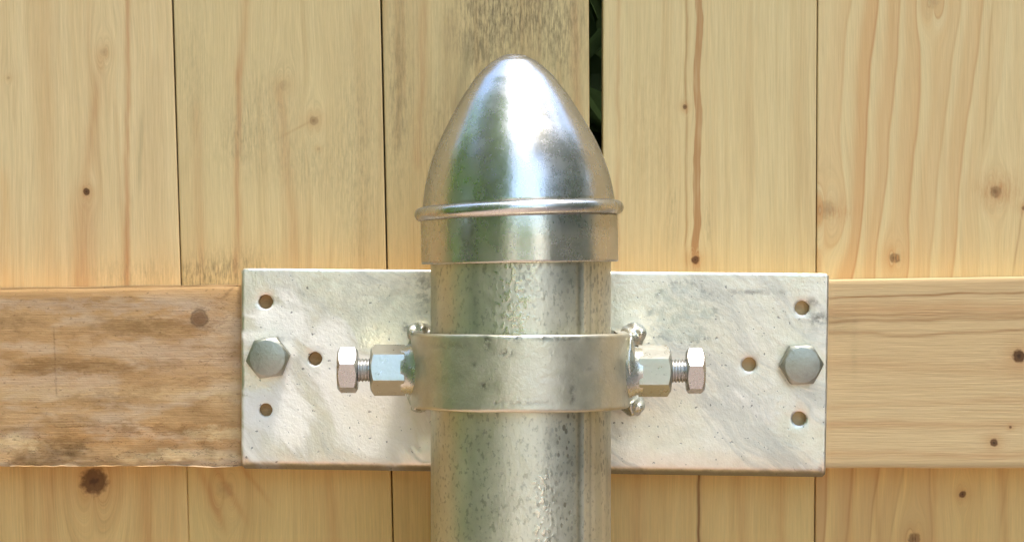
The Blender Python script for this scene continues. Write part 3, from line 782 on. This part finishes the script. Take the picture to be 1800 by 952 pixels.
def tube(bm, pts, rads, n=8):
    rows = []
    for i, (p, r) in enumerate(zip(pts, rads)):
        d = (pts[min(i+1, len(pts)-1)] - pts[max(i-1, 0)]).normalized(); u = d.orthogonal().normalized(); v = d.cross(u)
        rows.append([bm.verts.new(p + r * (u * math.cos(2*math.pi*k/n) + v * math.sin(2*math.pi*k/n))) for k in range(n)])
    for A, B in zip(rows, rows[1:]):
        for k in range(n): bm.faces.new((A[k], A[(k+1) % n], B[(k+1) % n], B[k]))
    bm.faces.new(rows[0]); bm.faces.new(rows[-1])
def tree(name, loc, h, crown_r, seed, nleaf, size, mat, label, cat, base=0.3, group=None):
    rng = random.Random(seed); loc = Vector(loc); t = empty(name, loc); tag(t, label, cat, group)
    bm = bmesh.new(); pts = [loc + Vector((0.1 * math.sin(i), 0.08 * math.cos(i * 1.3), h * .8 * i / 6)) for i in range(7)]
    tube(bm, pts, [0.024 * h * (1 - .12 * i) * .6 for i in range(7)])
    clumps = []
    for i in range(34):
        a = rng.uniform(0, 6.28); zz = rng.uniform(base, 1.0); rr = crown_r * math.sqrt(max(0.05, 1 - ((zz - .55) / .52) ** 2)) * rng.uniform(.45, 1.0)
        e = loc + Vector((rr * math.cos(a), rr * math.sin(a), zz * h)); clumps.append((e, rng.uniform(.22, .42) * crown_r))
        s = pts[min(5, int(zz * 5))]
        if i % 2 == 0: tube(bm, [s, (s + e) / 2 + Vector((0, 0, .1)), e], [0.012 * h, .007 * h, .003 * h], 5)
    obj('trunk', bm, m_bark, t, loc)
    bm = bmesh.new()
    for i in range(nleaf):
        c, r = clumps[i % len(clumps)]
        d = Vector((rng.gauss(0, 1), rng.gauss(0, 1), rng.gauss(0, .8))).normalized() * r * rng.uniform(.3, 1) ** .5
        add_leaf(bm, c + d, size * rng.uniform(.7, 1.3), rng)
    obj('crown', bm, mat, t, loc, smooth=False)
    return t
# trees on the near side: seen mirrored in the cap, the strap and the post
tree('garden_tree', (-2.4, -1.35, 0), 8.5, 1.35, 3, 22000, .17, m_leaf, 'bushy bright green tree mirrored along the left edge of the dome', 'tree', base=.03)
tree('garden_tree', (-2.6, -3.5, 0), 10.0, 1.8, 4, 26000, .20, m_leaf, 'tall green tree mirrored in the left half of the dome', 'tree', base=.03)
tree('garden_tree', (-3.4, -7.6, 0), 9.5, 2.2, 6, 16000, .25, m_leaf, 'farther green tree mirrored beside the blue streak of the dome', 'tree', base=.03)
tree('garden_tree', (3.2, -1.5, 0), 7.6, 1.35, 8, 20000, .17, m_leaf2, 'bushy dark tree mirrored along the right edge of the dome', 'tree', base=.03)
tree('garden_tree', (3.7, -4.1, 0), 9.0, 1.9, 5, 22000, .20, m_leaf2, 'tall dark green tree mirrored in the right half of the dome', 'tree', base=.03)
tree('garden_tree', (-3.1, -0.2, 0), 5.4, 1.1, 13, 12000, .15, m_leaf, 'green tree at the fence end mirrored at the left rim of the dome', 'tree', base=.03)
tree('garden_tree', (3.3, -0.1, 0), 4.6, 1.1, 14, 12000, .15, m_leaf2, 'dark tree at the fence end mirrored at the right rim of the dome', 'tree', base=.03)
for i, (bx_, by_, bh, br, bmat, lab) in enumerate(((-2.2, -0.8, 2.6, .75, m_leaf, 'low green bush mirrored low on the far left of the dome'), (-2.5, -2.3, 2.8, .95, m_leaf, 'low green bush mirrored low in the left half of the dome'),
        (-2.4, -5.2, 2.8, 1.2, m_leaf, 'low green bush mirrored left of the blue streak'), (2.7, -0.9, 2.4, .8, m_leaf2, 'low dark bush mirrored low on the far right of the dome'), (3.2, -2.8, 2.6, 1.0, m_leaf2, 'low dark bush mirrored low in the right half of the dome'))):
    tree('garden_bush', (bx_, by_, 0), bh, br, 20 + i, 7000, .15, bmat, lab, 'bush', base=.12)
tree('garden_tree', (1.4, -16.0, 0), 3.8, 3.0, 9, 9000, .24, m_leaf, 'far low tree mirrored just above the rim of the dome', 'tree', base=.03)
# shrub beyond the fence, seen through the open gap between two boards
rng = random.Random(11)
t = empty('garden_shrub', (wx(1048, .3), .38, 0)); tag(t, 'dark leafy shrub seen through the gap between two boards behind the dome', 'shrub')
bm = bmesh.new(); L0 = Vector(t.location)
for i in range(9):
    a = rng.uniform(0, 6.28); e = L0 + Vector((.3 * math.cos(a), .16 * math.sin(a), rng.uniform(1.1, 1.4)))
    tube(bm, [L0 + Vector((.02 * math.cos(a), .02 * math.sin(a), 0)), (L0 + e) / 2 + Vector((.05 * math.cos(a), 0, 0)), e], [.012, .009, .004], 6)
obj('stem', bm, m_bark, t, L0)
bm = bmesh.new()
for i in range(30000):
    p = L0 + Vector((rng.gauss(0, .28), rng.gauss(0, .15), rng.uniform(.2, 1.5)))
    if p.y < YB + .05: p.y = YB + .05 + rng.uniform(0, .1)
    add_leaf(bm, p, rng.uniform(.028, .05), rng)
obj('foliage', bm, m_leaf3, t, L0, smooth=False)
